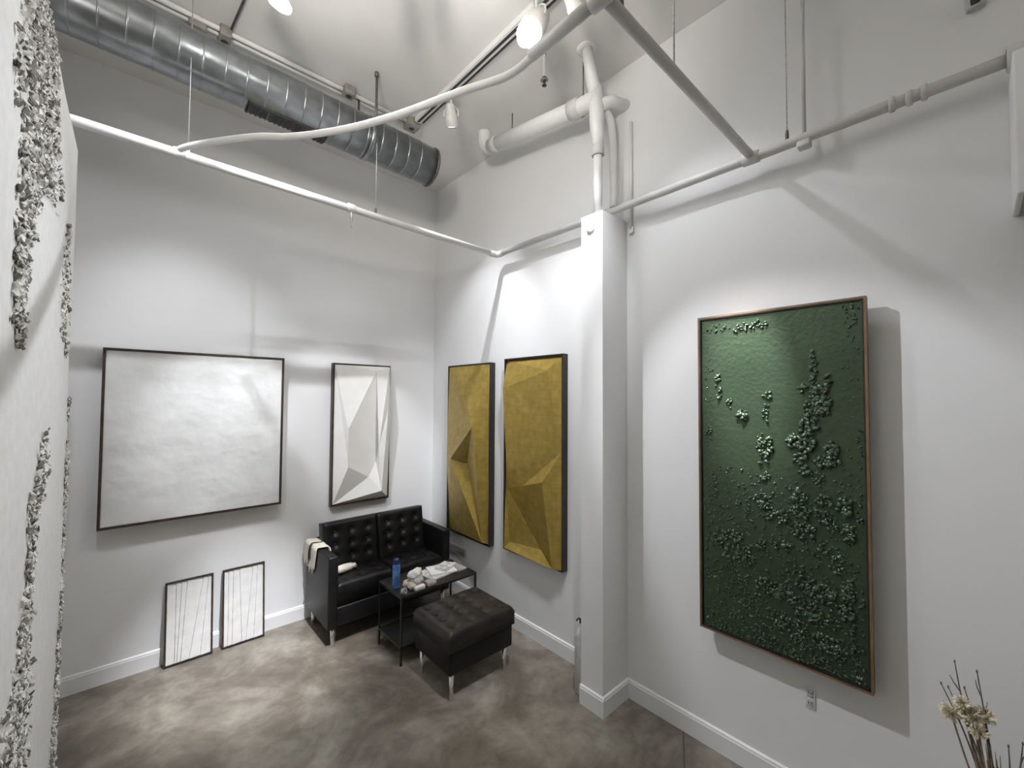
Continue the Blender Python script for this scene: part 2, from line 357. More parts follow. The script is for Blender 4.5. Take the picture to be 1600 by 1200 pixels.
# ------------------------------------------------------------------ spotlights
def spotlight(pos, aim, power, ang, blend, label, group, lens='lensdim', bulb=False, size=.05, bare=0):
    pos = Vector(pos); d = (Vector(aim) - pos).normalized()
    t = thing('track_spotlight', label, 'spotlight', (pos.x, pos.y, HC), group)
    MB().rbox((pos.x - .02, pos.y - .05, HC - .075), (pos.x + .02, pos.y + .05, HC - .04), .006, 2).build('adapter', M['headpaint'], t)
    MB().tube([(pos.x, pos.y, HC - .07), (pos.x, pos.y, pos.z + .085)], .009, 10).build('stem', M['headpaint'], t)
    side = d.cross(Vector((0, 0, 1))); side = side.normalized() if side.length > .05 else Vector((1, 0, 0))
    R = size + .008
    top = pos + Vector((0, 0, .085))
    yk = MB().tube(crom([pos + side * R, pos + side * R + Vector((0, 0, .05)), top + side * R * .5, top, top - side * R * .5, pos - side * R + Vector((0, 0, .05)), pos - side * R], 5), .006, 8)
    yk.build('yoke', M['headpaint'], t)
    hs = MB().lathe(pos, [(0, -.095), (size * .55, -.095), (size * .75, -.08), (size * .82, -.03), (size, -.0), (size, .075), (size * .93, .078), (size * .90, .06)], 24, d)
    hs.build('housing', M['headpaint'], t)
    if bulb:
        MB().lathe(pos + d * .055, [(size * .9, 0), (size * .95, .04), (size * .85, .09), (size * .55, .13), (0, .15)], 24, d).build('lens', M[lens], t)
    else:
        MB().lathe(pos + d * .06, [(size * .92, 0), (size * .7, .008), (0, .012)], 24, d).build('lens', M[lens], t)
    ld = bpy.data.lights.new('spot', 'SPOT'); lo = bpy.data.objects.new('lamp_light', ld); C.objects.link(lo)
    ld.energy = power; ld.spot_size = math.radians(ang); ld.spot_blend = blend; ld.shadow_soft_size = .016; ld.color = LAMP
    lo.parent = t; lo.location = (pos + d * (.23 if bulb else .10)) - Vector((pos.x, pos.y, HC))
    lo.rotation_euler = d.to_track_quat('-Z', 'Y').to_euler()
    if bare:
        ld = bpy.data.lights.new('bare', 'SPOT'); lo = bpy.data.objects.new('bulb_light', ld); C.objects.link(lo)
        ld.energy = bare; ld.spot_size = math.radians(172); ld.spot_blend = .35; ld.shadow_soft_size = .05; ld.color = LAMP; lo.parent = t; lo.location = (pos + d * .24) - Vector((pos.x, pos.y, HC))
    return t
GRP = 'ceiling track spotlights'
spotlight(*SPOTS['glare'], 'brightly glowing spotlight facing the camera near the drain pipe stub', GRP, 'lens', True, .075, BARE['glare'])
spotlight(*SPOTS['green_far'], 'glowing spotlight at the top edge above the duct', GRP, 'lens', True, .045, BARE['green_far'])
spotlight(*SPOTS['gold_far'], 'small pale spotlight pointing at the gold panels, near the duct end', GRP)
spotlight(*SPOTS['green_near'], 'spotlight with shining rim right of the glaring one at top', GRP)
for s_ in HIDDEN_SPOTS:
    spotlight(*s_, 'inferred or added white track spotlight beyond the top edge of the photo', 'spotlights out of view overhead')

for pos, aim, pw in FILL_FLOODS:
    pos = Vector(pos); d = (Vector(aim) - pos).normalized(); wx = 0 if pos.x > -1.5 else XL
    t = thing('fill_floodlight', 'unseen upward floodlight added as ambient fill on a side wall', 'floodlight', (wx, pos.y, pos.z), 'added fill floodlights out of view')
    MB().rbox((min(wx, pos.x) + (.0 if wx else .0), pos.y - .03, pos.z - .09), (max(wx, pos.x), pos.y + .03, pos.z - .05), .006, 2).build('bracket', M['headpaint'], t)
    MB().lathe(pos, [(0, -.09), (.07, -.09), (.085, -.02), (.09, .05), (.082, .05)], 20, d).build('housing', M['headpaint'], t)
    MB().lathe(pos, [(.084, .04), (0, .045)], 20, d).build('lens', M['lensdim'], t)
    ld = bpy.data.lights.new('fill_flood', 'SPOT'); lo = bpy.data.objects.new('lamp_light', ld); C.objects.link(lo)
    ld.energy = pw; ld.spot_size = math.radians(96); ld.spot_blend = .8; ld.shadow_soft_size = .22; ld.color = (1, .955, .88)
    lo.parent = t; lo.location = pos + d * .08 - Vector((wx, pos.y, pos.z)); lo.rotation_euler = d.to_track_quat('-Z', 'Y').to_euler()

# ------------------------------------------------------------------ suspended pipe frame
PZ, PX, PY, PC = 3.615, -.11, -1.335, -3.65
BX = -1.585
pf = thing('pipe_frame', 'white suspended pipe frame running round the room below the ceiling', 'pipe', (PX, PY, PZ))
def pipe(parent, pts, r, name='pipe', m='framepaint', n=16): return MB().tube(pts, r, n).build(name, M[m], parent)
pipe(pf, [(-3.315, PY, PZ + .037), (PX - .04, PY, PZ)], .027)
pipe(pf, [(PX, PY - .04, PZ), (PX, -5.6, PZ)], .027)
pipe(pf, [(PX, PC, PZ + .012), (BX, PC, PZ + .012)], .024)
pipe(pf, [(BX, PC - .02, PZ), (BX, -3.30, PZ)], .024)
pipe(pf, crom([(PX - .09, PY, PZ), (PX - .03, PY, PZ), (PX, PY - .03, PZ), (PX, PY - .09, PZ)], 6), .031, 'elbow')
def collar(parent, c, ax, r=.034, l=.025, name='coupling'):
    c = Vector(c); ax = Vector(ax).normalized()
    MB().lathe(c, [(r - .006, -l), (r, -l + .004), (r, l - .004), (r - .006, l)], 20, ax).build(name, M['framepaint'], parent)
collar(pf, (PX, PC, PZ), (0, 1, 0), .036, .045, 'tee')
collar(pf, (BX, PC, PZ), (0, 1, 0), .033, .045, 'elbow')
for y in (-4.27, -4.33, -4.38): collar(pf, (PX, y, PZ), (0, 1, 0), .036, .012)
collar(pf, (PX, -4.66, PZ), (0, 1, 0), .05, .035)
collar(pf, (-1.57, PY, PZ + .02), (1, 0, 0), .033, .03, 'tee')
collar(pf, (-2.60, PY, PZ + .03), (1, 0, 0), .033, .03, 'tee')
hk = MB().tube(crom([(-1.565, PY, PZ - .01), (-1.565, PY - .004, PZ - .07), (-1.562, PY, PZ - .13)], 4), [.012, .012, .012, .012, .009, .006, .005, .005, .004], 8); hk.build('hook', M['greymetal'], pf)
for x, y, r in ((-2.557, PY, .003), (PX, -3.835, .003), (-1.372, PY, .003)):
    zt = HC
    cb = MB().tube([(x, y, PZ + .02), (x, y, zt)], r, 6).build('hanger_cable', M['cable'], pf)
    MB().lathe((x, y, PZ + .03), [(0, .055), (.006, .05), (.009, .03), (.009, 0)], 10).build('cable_grip', M['rodsteel' if x > -2 else 'pipepaint'], cb)
MB().tube([(PX, -3.915, PZ + .01), (PX, -3.915, HC)], .010, 10).build('hanger_rod', M['framepaint'], pf)
MB().rbox((PX - .03, -3.945, PZ - .055), (PX + .03, -3.885, PZ - .02), .006, 2).build('rod_clamp', M['framepaint'], pf)
MB().tube([(-1.05, PC, PZ + .02), (-1.05, PC, HC)], .004, 8).build('hanger_cable', M['cable'], pf)
q = MB().lathe((-1.46, PC, PZ + .03), [(0, .06), (.007, .055), (.010, .03), (.010, 0)], 10).build('cable_grip', M['rodsteel'], pf)
MB().tube([(-1.46, PC, PZ + .06), (-1.46, PC, HC)], .003, 6).build('hanger_cable', M['cable'], pf)

fx = MB().tube(crom([(-1.585, -3.33, 3.61), (-1.60, -3.18, 3.595), (-1.704, -2.967, 3.585), (-1.846, -2.628, 3.58), (-1.994, -2.358, 3.575), (-2.173, -2.12, 3.57), (-2.32, -1.969, 3.575), (-2.462, -1.761, 3.585), (-2.56, -1.58, 3.60), (-2.60, -1.42, 3.635)], 8), .017, 12)
recentre(tag(fx.build('flexible_conduit', M['pipepaint']), 'curving white flexible conduit crossing in front of the duct', 'conduit'), (-2.0, -2.36, 3.575))

# ------------------------------------------------------------------ drain stack above the column
def pipe(parent, pts, r, name='pipe', m='pipepaint', n=16): return MB().tube(pts, r, n).build(name, M[m], parent)
ds = thing('drain_pipe', 'white drain pipe stack with a branch rising from the column', 'pipe', (-.29, -2.66, CZ))
VX, VY = -.268, -2.672
pipe(ds, [(VX, VY, CZ - .02), (VX, VY, 4.06)], .034)
collar(ds, (VX, VY, 4.02), (0, 0, 1), .046, .035)
pipe(ds, [(VX, VY, 4.05), (VX, VY, 4.13), (VX - .015, VY, 4.22), (VX - .02, VY, 4.47)], [.040, .046, .052, .056], 'reducer')
BE = Vector((-.30, -1.45, 4.585)); BS = Vector((VX - .015, VY - .0, 4.40))
pipe(ds, [BS, BE], .064, 'branch_pipe', n=22)
collar(ds, BS + (BE - BS) * .16, BE - BS, .074, .05, 'hub')
collar(ds, BS + (BE - BS) * .93, BE - BS, .072, .035, 'hub')
pipe(ds, crom([BS + (BE - BS) * .95, BE + Vector((0, .03, .01)), BE + Vector((0, .085, .075)), BE + Vector((0, .09, .18))], 6), .060, 'elbow', n=20)
pipe(ds, [(VX - .02, VY, 4.44), (VX - .055, VY + .01, 4.53), (VX - .09, VY + .03, HC)], [.052, .045, .042], 'vent_pipe')
MB().lathe((VX - .09, VY + .03, HC), [(.042, -.012), (.07, -.010), (.075, 0)], 20).build('escutcheon', M['pipepaint'], ds)
MB().tube([(-.29, -1.75, 4.60), (-.29, -1.75, HC)], .005, 8).build('hanger_rod', M['rodsteel'], ds)
MB().tube([(-.285, -2.55, 4.46), (-.285, -2.55, HC)], .005, 8).build('hanger_rod', M['rodsteel'], ds)
pipe(ds, [(VX, VY - .02, 4.36), (VX + .10, VY - .05, 4.42), (VX + .268, VY - .06, 4.46)], .045, 'side_branch')
rp = MB().tube(crom([(-.10, -2.69, PZ + .03), (-.10, -2.69, 3.9), (-.10, -2.69, 4.1), (-.13, -2.69, 4.3), (-.2, -2.68, 4.36)], 5), .028, 14)
recentre(tag(rp.build('riser_pipe', M['pipepaint']), 'slim white riser pipe between the drain stack and the wall', 'pipe'), (-.10, -2.69, PZ))
wc = thing('wall_conduit', 'thin white conduit strip on the wall right of the riser pipe', 'conduit', (-.012, -2.79, 3.47))
MB().tube([(-.012, -2.79, 3.47), (-.012, -2.79, 4.30)], .012, 10).build('conduit_pipe', M['pipepaint'], wc)
MB().rbox((-.02, -2.81, 3.44), (0, -2.77, 3.49), .004, 2).build('conduit_clip', M['pipepaint'], wc)

sp = thing('sprinkler_head', 'small dark sprinkler head hanging under the glaring spotlight', 'sprinkler', (-.60, -2.44, HC))
MB().tube([(-.60, -2.44, 4.53), (-.60, -2.44, HC)], .012, 10).build('drop_pipe', M['pipepaint'], sp)
MB().lathe((-.60, -2.44, 4.52), [(.008, .02), (.018, .015), (.020, 0), (.010, -.012), (.006, -.03)], 14).build('sprinkler_body', M['slotdark'], sp)
MB().lathe((-.60, -2.44, 4.50), [(.028, .02), (.030, .016), (.012, .012)], 14).build('escutcheon', M['greymetal'], sp)
MB().lathe((-.60, -2.44, 4.475), [(0, 0), (.017, 0), (.018, .003), (.0, .005)], 14).build('deflector', M['slotdark'], sp)

# white cabinet high on the right wall, small alarm above it
cb = thing('wall_cabinet', 'white wall cabinet high up at the right edge of the photo', 'cabinet', (0, -5.0, 2.985))
MB().rbox((-.30, -5.5, 2.985), (0, -4.632, 3.545), .008, 2).build('cabinet_body', M['wall'], cb)
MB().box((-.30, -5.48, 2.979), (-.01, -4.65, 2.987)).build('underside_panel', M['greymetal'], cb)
MB().box((-.306, -5.46, 3.0), (-.299, -4.66, 3.53)).build('door', M['trimpaint'], cb)
al = thing('wall_alarm', 'small grey device high on the wall at the top right', 'alarm', (0, -4.545, 3.96))
MB().rbox((-.035, -4.575, 3.955), (0, -4.515, 4.06), .006, 2).build('alarm_body', M['ventpaint'], al)
MB().rbox((-.042, -4.560, 3.965), (-.034, -4.530, 4.02), .004, 2).build('alarm_grille', M['slotdark'], al)

# ------------------------------------------------------------------ artworks
def frame_rect(parent, plane, a0, a1, z0, z1, d, w, m, back=.004, name='frame_rail'):
    """four separate rails of a picture frame; plane 'y' = on the far wall, 'x' = on the right wall"""
    def bx(p, q, r, s):
        if plane == 'y': return MB().box((p, -d, r), (q, -back, s))
        return MB().box((-d, p, r), (-back, q, s))
    bx(a0, a1, z1 - w, z1).build(name, M[m], parent); bx(a0, a1, z0, z0 + w).build(name, M[m], parent)
    bx(a0, a0 + w, z0 + w, z1 - w).build(name, M[m], parent); bx(a1 - w, a1, z0 + w, z1 - w).build(name, M[m], parent)

# large pale canvas
x0, x1, z0, z1 = -2.935, -1.703, 1.185, 2.552
t = thing('canvas_painting', 'wide pale grey-white textured canvas in a thin dark frame', 'painting', (x0, 0, z0))
frame_rect(t, 'y', x0, x1, z0, z1, .085, .017, 'framedark')
g = MB(); nx, nz = 90, 90; rnd = random.Random(3)
from mathutils import noise as mn
vs = []
for j in range(nz + 1):
    for i in range(nx + 1):
        u, v = i / nx, j / nz; x = x0 + .020 + u * (x1 - x0 - .04); z = z0 + .020 + v * (z1 - z0 - .04)
        h = .004 * mn.noise(Vector((x * 5, z * 9, 1))) + .002 * mn.noise(Vector((x * 16, z * 22, 4)))
        vs.append((x, -.078 - h, z))
g.add(vs, [(j * (nx + 1) + i, j * (nx + 1) + i + 1, (j + 1) * (nx + 1) + i + 1, (j + 1) * (nx + 1) + i) for j in range(nz) for i in range(nx)], True)
g.build('painted_surface', M['canvaswhite'], t)
MB().box((x0 + .013, -.072, z0 + .013), (x1 - .013, -.01, z1 - .013)).build('stretcher', M['whitepaper'], t)

for z in (1.35, 2.36): MB().box((x0 + .15, -.012, z), (x1 - .15, .0395, z + .05)).build('hanging_cleat', M['framedark'], t)
t.location = (x0 - .004, -.04, z0 + .003)     # hung on cleats, clear of the wall

def facet_prism(verts, base, plane, name, m, parent):
    """a facet (a, z, h) extruded back to the base depth"""
    k = len(verts)
    def P(a, z, d): return (a, -d, z) if plane == 'y' else (-d, a, z)
    vs = [P(a, z, base + h) for a, z, h in verts] + [P(a, z, base - .02) for a, z, h in verts]
    if k == 3: top = [(0, 1, 2)]
    else: top = [(0, i, i + 1) for i in range(1, k - 1)]
    fs = top + [(i, (i + 1) % k, k + (i + 1) % k, k + i) for i in range(k)] + [tuple(range(2 * k - 1, k - 1, -1))]
    return MB().add(vs, fs).build(name, M[m], parent)

W = {'A': (-1.216, 2.527, .02), 'P': (-1.117, 1.857, .15), 'Q': (-1.102, 1.472, .13), 'R': (-1.216, 1.085, .02), 'S': (-.783, 2.484, .06), 'T': (-.76, 1.484, .03),
     'U': (-.622, 2.527, .05), 'V': (-.772, 1.645, .12), 'W': (-.701, 2.08, .19), 'X': (-.857, 1.333, .06), 'Y': (-.723, 1.172, .10), 'Z': (-.622, 1.085, .02), 'N': (-.622, 2.05, .08)}
t = thing('white_relief', 'tall white geometric relief panel hanging above the sofa', 'artwork', (-1.235, 0, 1.065))
frame_rect(t, 'y', -1.235, -.603, 1.065, 2.545, .065, .014, 'framedark')
MB().box((-1.222, -.030, 1.078), (-.616, -.006, 2.532)).build('backing', M['reliefwhite'], t)
for f in ('ASP', 'APQR', 'SPQT', 'SUV', 'SVT', 'UWV', 'UNW', 'TVYX', 'VWY', 'WNZY', 'QTXR', 'RXY', 'RYZ', 'AUS'):
    facet_prism([W[k] for k in f], .040, 'y', 'facet', 'reliefwhite', t)

G1 = {'A': (-.437, 2.543, .02), 'B': (-1.183, 2.543, .02), 'C': (-.84, 2.317, .10), 'D': (-1.10, 1.893, .19), 'E': (-1.12, 1.665, .165), 'F': (-.79, 1.474, .01), 'G': (-.575, 1.512, .085), 'g': (-.437, 1.53, .04),
      'T': (-1.165, .745, .10), 'L': (-.437, .702, .0), 'R': (-1.183, 1.735, .06), 'U': (-1.183, .702, .0)}
t = thing('gold_relief', 'narrower gold faceted relief panel with a bright blade shape, beside the sofa', 'artwork', (0, -.81, .69), 'gold relief panels')
frame_rect(t, 'x', -1.195, -.425, .69, 2.555, .068, .012, 'frameblack')
MB().box((-.030, -1.184, .702), (-.006, -.436, 2.544)).build('backing', M['frameblack'], t)
for f in ('ABC', 'ACD', 'DGgA', 'DCB', 'DBR', 'DRE', 'ERU', 'EUT', 'ETF', 'DEFG', 'GFT', 'GTL', 'TUL', 'gGL'):
    facet_prism([G1[k] for k in f], .040, 'x', 'facet', 'gold', t)

G2 = {'A': (-1.422, 2.563, .0), 'B': (-2.153, 2.563, .0), 'C': (-2.05, 2.431, .10), 'D': (-1.455, 2.282, .085), 'd': (-1.422, 2.29, .01), 'h': (-1.422, 1.48, .01), 'E': (-2.153, 1.737, .03), 'F': (-2.013, 1.473, .12), 'G': (-1.45, 1.321, .01), 'H': (-1.465, 1.475, .035), 'g': (-1.422, 1.30, .01),
      'I': (-1.90, .849, .01), 'J': (-1.476, .812, .0), 'K': (-2.075, .747, .06), 'L': (-1.422, .747, .03), 'M': (-2.153, .747, .02), 'N': (-1.66, 1.374, .01)}
t = thing('gold_relief', 'larger gold faceted relief panel hanging next to the white column', 'artwork', (0, -1.79, .735), 'gold relief panels')
frame_rect(t, 'x', -2.165, -1.41, .735, 2.575, .068, .012, 'frameblack')
MB().box((-.030, -2.154, .747), (-.006, -1.421, 2.564)).build('backing', M['frameblack'], t)
for f in ('ABC', 'ACD', 'ADd', 'BEC', 'DCEH', 'dDHh', 'HENG', 'NEF', 'GNFIJ', 'FEKI', 'EMK', 'JIKL', 'gGJL', 'hHGg'):
    facet_prism([G2[k] for k in f], .040, 'x', 'facet', 'gold', t)

# large green relief painting
t = thing('green_painting', 'large dark green textured relief painting on the right wall', 'painting', (0, -3.73, .772))
frame_rect(t, 'x', -4.152, -3.308, .772, 2.737, .062, .010, 'framebrown', .018)
frame_rect(t, 'x', -4.142, -3.318, .782, 2.727, .0605, .008, 'frameblack', .018, 'inner_lip')
MB().box((-.05, -4.133, .791), (-.012, -3.327, 2.718)).build('canvas_panel', M['green'], t)
CL = [(-3.427, 2.653, .054, .028, 16, 14), (-3.559, 2.645, .057, .023, 22, 16), (-3.664, 2.651, .034, .023, 16, 16), (-4.093, 2.639, .03, .059, 14, 12), (-3.417, 2.339, .019, .04, 10, 18), (-3.439, 2.243, .023, .032, 10, 20), (-3.492, 2.184, .022, .027, 8, 20), (-3.571, 2.123, .025, .027, 14, 26), (-3.374, 1.968, .024, .048, 8, 14), (-3.699, 2.23, .023, .03, 12, 20), (-3.695, 2.138, .016, .059, 14, 18), (-3.686, 1.953, .039, .055, 34, 22), (-3.682, 1.871, .03, .033, 14, 20), (-3.687, 1.762, .023, .029, 12, 18), (-3.921, 2.461, .011, .042, 9, 16), (-3.935, 2.391, .02, .031, 12, 18), (-3.931, 2.316, .014, .034, 12, 22), (-3.878, 2.275, .015, .017, 6, 26), (-3.987, 2.307, .011, .034, 10, 22), (-3.944, 2.24, .031, .048, 34, 24), (-3.965, 2.172, .03, .044, 30, 24), (-3.917, 2.144, .034, .055, 36, 24), (-3.898, 2.057, .034, .045, 34, 26), (-3.832, 1.982, .036, .032, 26, 26), (-3.886, 1.969, .038, .038, 36, 28), (-3.861, 1.89, .029, .028, 22, 26), (-3.884, 1.831, .026, .024, 18, 26), (-3.98, 2.196, .022, .034, 10, 18), (-4.003, 1.952, .029, .03, 26, 26), (-3.961, 1.881, .03, .027, 22, 24), (-4.003, 1.896, .027, .03, 20, 22), (-3.938, 1.787, .033, .034, 16, 16), (-3.669, 1.638, .03, .029, 16, 22), (-3.695, 1.57, .039, .04, 30, 24), (-3.772, 1.549, .031, .032, 22, 22), (-3.849, 1.68, .03, .042, 28, 24), (-3.857, 1.602, .041, .035, 30, 22), (-3.871, 1.501, .052, .041, 36, 22), (-3.958, 1.672, .033, .034, 30, 24), (-3.949, 1.603, .028, .04, 18, 20), (-4.052, 1.663, .031, .042, 34, 28), (-4.063, 1.53, .023, .042, 26, 24), (-3.998, 1.564, .024, .033, 16, 18), (-3.583, 1.528, .014, .053, 8, 12), (-3.435, 1.361, .041, .047, 26, 22), (-3.521, 1.393, .04, .038, 26, 22), (-3.491, 1.298, .058, .046, 30, 20), (-3.58, 1.284, .048, .052, 28, 20), (-3.683, 1.367, .039, .036, 14, 18), (-3.748, 1.401, .031, .029, 10, 20), (-3.794, 1.396, .024, .028, 10, 24), (-3.955, 1.404, .081, .047, 26, 16), (-3.823, 1.282, .053, .042, 20, 16), (-3.697, 1.136, .058, .051, 36, 20), (-3.776, 1.127, .049, .042, 32, 20), (-3.882, 1.214, .046, .041, 30, 20), (-3.952, 1.187, .049, .047, 44, 20), (-3.88, 1.078, .068, .048, 44, 18), (-4.059, 1.24, .028, .051, 30, 22), (-4.045, 1.139, .031, .045, 30, 20), (-4.022, 1.357, .026, .052, 16, 18), (-3.629, .985, .079, .081, 36, 14), (-3.489, 1.086, .086, .1, 36, 13), (-3.804, .963, .066, .049, 40, 17), (-3.964, 1.06, .054, .04, 36, 18), (-3.962, .944, .054, .04, 46, 20), (-4.015, .918, .031, .026, 22, 18), (-3.863, .902, .052, .041, 28, 15), (-3.727, .95, .044, .05, 24, 15), (-4.081, .994, .018, .063, 16, 14), (-4.079, .893, .01, .013, 3, 18), (-4.115, 1.957, .01, .096, 16, 12), (-4.105, 1.668, .012, .096, 14, 12)]
rnd = random.Random(11); g = MB()
def petal(y, z, s):
    # curled flake: an ellipsoid standing up from the panel on one edge
    n = Vector((-1, rnd.uniform(-.9, .9), rnd.uniform(-.9, .9))).normalized()
    e = n.orthogonal().normalized(); a = rnd.uniform(0, 2 * PI); e = (Matrix.Rotation(a, 3, n) @ e); h = n.cross(e)
    g.blob((-.05 - s * .22, y, z), (e * s * rnd.uniform(.38, .7), h * s * rnd.uniform(.3, .5), n * s * rnd.uniform(.16, .34)), 6, 4)
for cy, cz, ry, rz, n, s in CL:
    for _ in range(int(n * 1.1)):
        a = rnd.uniform(0, 2 * PI); q = math.sqrt(rnd.random()) * 1.15
        y, z = cy + ry * q * math.cos(a), cz + rz * q * math.sin(a)
        if -4.125 < y < -3.335 and .80 < z < 2.71: petal(y, z, s / 1000 * rnd.uniform(.7, 1.45))
for _ in range(1500):    # scattered small grains over the lower half and round the edges
    y, z = rnd.uniform(-4.12, -3.34), .80 + 1.0 * rnd.random() ** 1.7
    petal(y, z, rnd.uniform(.007, .018))
for _ in range(120):
    y, z = rnd.choice((rnd.uniform(-3.40, -3.34), rnd.uniform(-4.12, -4.05))), rnd.uniform(1.6, 2.7); petal(y, z, rnd.uniform(.006, .013))
gr = g.build('relief_texture', M['greenrelief'], t); gr['kind'] = 'stuff'
MB().tube([(-.0515, -4.085, .822), (-.0515, -4.088, .834), (-.0515, -4.092, .822), (-.0515, -4.096, .834), (-.0515, -4.104, .822), (-.0515, -4.107, .835)], .0016, 5).build('signature', M['whitepaper'], t)

for z in (.98, 2.50): MB().box((-.012, -4.0, z), (.0445, -3.46, z + .05)).build('hanging_cleat', M['framedark'], t)
t.location = (-.045, -3.743, .779); t.scale = (1, .984, .984)     # hung on cleats, clear of the wall

# two small framed pieces leaning on the far wall
def leaning(x0, x1, lines, label):
    H = .662; yb, yt = -.098, -.040
    t = thing('leaning_panel', label, 'artwork', ((x0 + x1) / 2, yb, 0), 'framed panels leaning on the far wall')
    w = x1 - x0
    t.rotation_euler = (-math.atan2(yt - yb, H), 0, 0)
    keep = WP[t]; WP[t] = Vector((0, 0, 0))   # parts below are given in local coordinates
    d = .022
    hw = w / 2; fw = .011
    MB().box((-hw, 0, 0), (hw, d, fw + .006)).build('frame_rail', M['frameblack'], t)
    MB().box((-hw, 0, H - fw), (hw, d, H)).build('frame_rail', M['framedark'], t)
    MB().box((-hw, 0, fw), (-hw + fw, d, H - fw)).build('frame_rail', M['framedark'], t)
    MB().box((hw - fw, 0, fw), (hw, d, H - fw)).build('frame_rail', M['framedark'], t)
    MB().box((-hw + fw, d - .006, fw), (hw - fw, d - .001, H - fw)).build('backing', M['greypaper'], t)
    ed = [(0, 0)] + lines + [(1, 1)]; iw = w - 2 * fw - .004; zb, ztp = fw + .003, H - fw - .003
    for (ta, ba), (tb, bb) in zip(ed[:-1], ed[1:]):
        X = lambda u: -iw / 2 + u * iw
        hi, lo = .0065, .0135     # left edge proud, right edge sunk: each strip overlaps the next
        vs = [(X(ba) + .0015, hi, zb), (X(bb) - .0015, lo, zb), (X(tb) - .0015, lo, ztp), (X(ta) + .0015, hi, ztp)]
        vs += [(x, .0158, z) for x, y, z in vs]
        MB().add(vs, [(0, 1, 2, 3), (0, 1, 5, 4), (1, 2, 6, 5), (2, 3, 7, 6), (3, 0, 4, 7)]).build('folded_strip', M['whitepaper'], t)
    WP[t] = keep
leaning(-2.527, -2.203, [(.20, .19), (.32, .24), (.44, .32), (.81, .51), (.93, .76)], 'small framed panel with one long slanting crease, leaning on the far wall')
leaning(-2.137, -1.813, [(.11, .10), (.23, .21), (.39, .45), (.73, .56), (.86, .76)], 'small framed panel with converging creases leaning nearer the sofa')

# big plaster canvas on the left wall, close to the camera
LX = -3.02
t = thing('plaster_canvas', 'huge white plaster canvas with rough flaking trails along the left edge', 'painting', (XL, -2.5, .12))
g = MB(); ny, nz = 60, 80; ya, yb, za, zb = -3.9, -1.31, .12, 3.50; vs = []
for j in range(nz + 1):
    for i in range(ny + 1):
        y = ya + (yb - ya) * i / ny; z = za + (zb - za) * j / nz
        vs.append((LX + .006 * mn.noise(Vector((y * 2, z * 2, 7))), y, z))
fs = [(j * (ny + 1) + i, j * (ny + 1) + i + 1, (j + 1) * (ny + 1) + i + 1, (j + 1) * (ny + 1) + i) for j in range(nz) for i in range(ny)]
g.add(vs, fs, True); g.build('plaster_surface', M['plaster'], t)
MB().box((LX - .11, ya + .003, za + .003), (LX - .007, yb - .001, zb - .003)).build('canvas_box', M['plaster'], t)
for y in (ya + .3, yb - .3):
    for z in (za + .3, zb - .3): MB().box((XL + .001, y - .06, z - .06), (LX - .11, y + .06, z + .06)).build('wall_spacer', M['framedark'], t)
TR = [(-2.62, 3.45, .25, .37, .05, 150), (-2.59, 3.40, .23, .32, .07, 150), (-2.51, 3.33, .23, .32, .07, 130), (-2.51, 3.22, .25, .35, .07, 130), (-2.51, 3.09, .31, .49, .07, 150), (-2.54, 2.98, .27, .4, .06, 110), (-2.62, 2.84, .14, .17, .05, 70), (-2.67, 2.73, .11, .13, .05, 60), (-2.7, 2.63, .09, .1, .05, 50), (-2.72, 2.53, .07, .08, .05, 40), (-2.71, 2.44, .07, .07, .04, 30), (-2.68, 2.37, .05, .06, .03, 10), (-1.64, 2.93, .07, .08, .06, 10), (-1.67, 2.78, .11, .13, .07, 20), (-1.67, 2.63, .16, .18, .07, 26), (-1.66, 2.52, .14, .15, .06, 20), (-1.55, 2.42, .08, .08, .03, 5), (-2.12, 2.02, .05, .05, .04, 8), (-2.16, 1.93, .1, .11, .06, 26), (-2.19, 1.85, .13, .15, .04, 20), (-2.3, 1.81, .1, .11, .05, 20), (-2.31, 1.68, .07, .07, .06, 20), (-2.33, 1.58, .05, .05, .06, 20), (-2.38, 1.49, .08, .09, .06, 26), (-2.42, 1.4, .1, .11, .06, 30), (-2.46, 1.32, .11, .12, .06, 36), (-2.52, 1.26, .16, .2, .05, 60), (-2.5, 1.17, .19, .25, .06, 70), (-2.53, 1.09, .2, .26, .07, 80), (-2.55, .95, .22, .26, .08, 80), (-2.58, .75, .24, .26, .12, 90), (-1.33, 2.12, .03, .02, .05, 8), (-1.33, 1.85, .03, .02, .11, 12), (-1.33, 1.58, .03, .02, .15, 14), (-1.34, 1.34, .04, .03, .15, 14), (-1.35, 1.08, .05, .03, .15, 18), (-1.37, .83, .07, .05, .15, 26), (-1.38, .63, .10, .06, .15, 40), (-1.40, .44, .12, .08, .15, 50), (-1.40, .26, .12, .08, .12, 40)]
gw, gd = MB(), MB(); rnd = random.Random(5)
def chip(mbuf, y, z, s, prot):
    n = Vector((1, rnd.uniform(-.9, .9), rnd.uniform(-.7, .7))).normalized()
    e = n.orthogonal().normalized(); e = Matrix.Rotation(rnd.uniform(0, 2 * PI), 3, n) @ e; h = n.cross(e)
    c = Vector((LX + prot, y, z)); k = rnd.choice((4, 5))
    ring = []
    for i in range(k):
        a = 2 * PI * i / k + rnd.uniform(-.3, .3); q = s * rnd.uniform(.6, 1.1)
        ring.append(c + e * math.cos(a) * q + h * math.sin(a) * q * .8 + n * rnd.uniform(-.1, .25) * s)
    vs = ring + [p - n * s * .25 for p in ring]
    mbuf.add(vs, [tuple(range(k)), tuple(range(2 * k - 1, k - 1, -1))] + [(i, (i + 1) % k, k + (i + 1) % k, k + i) for i in range(k)])
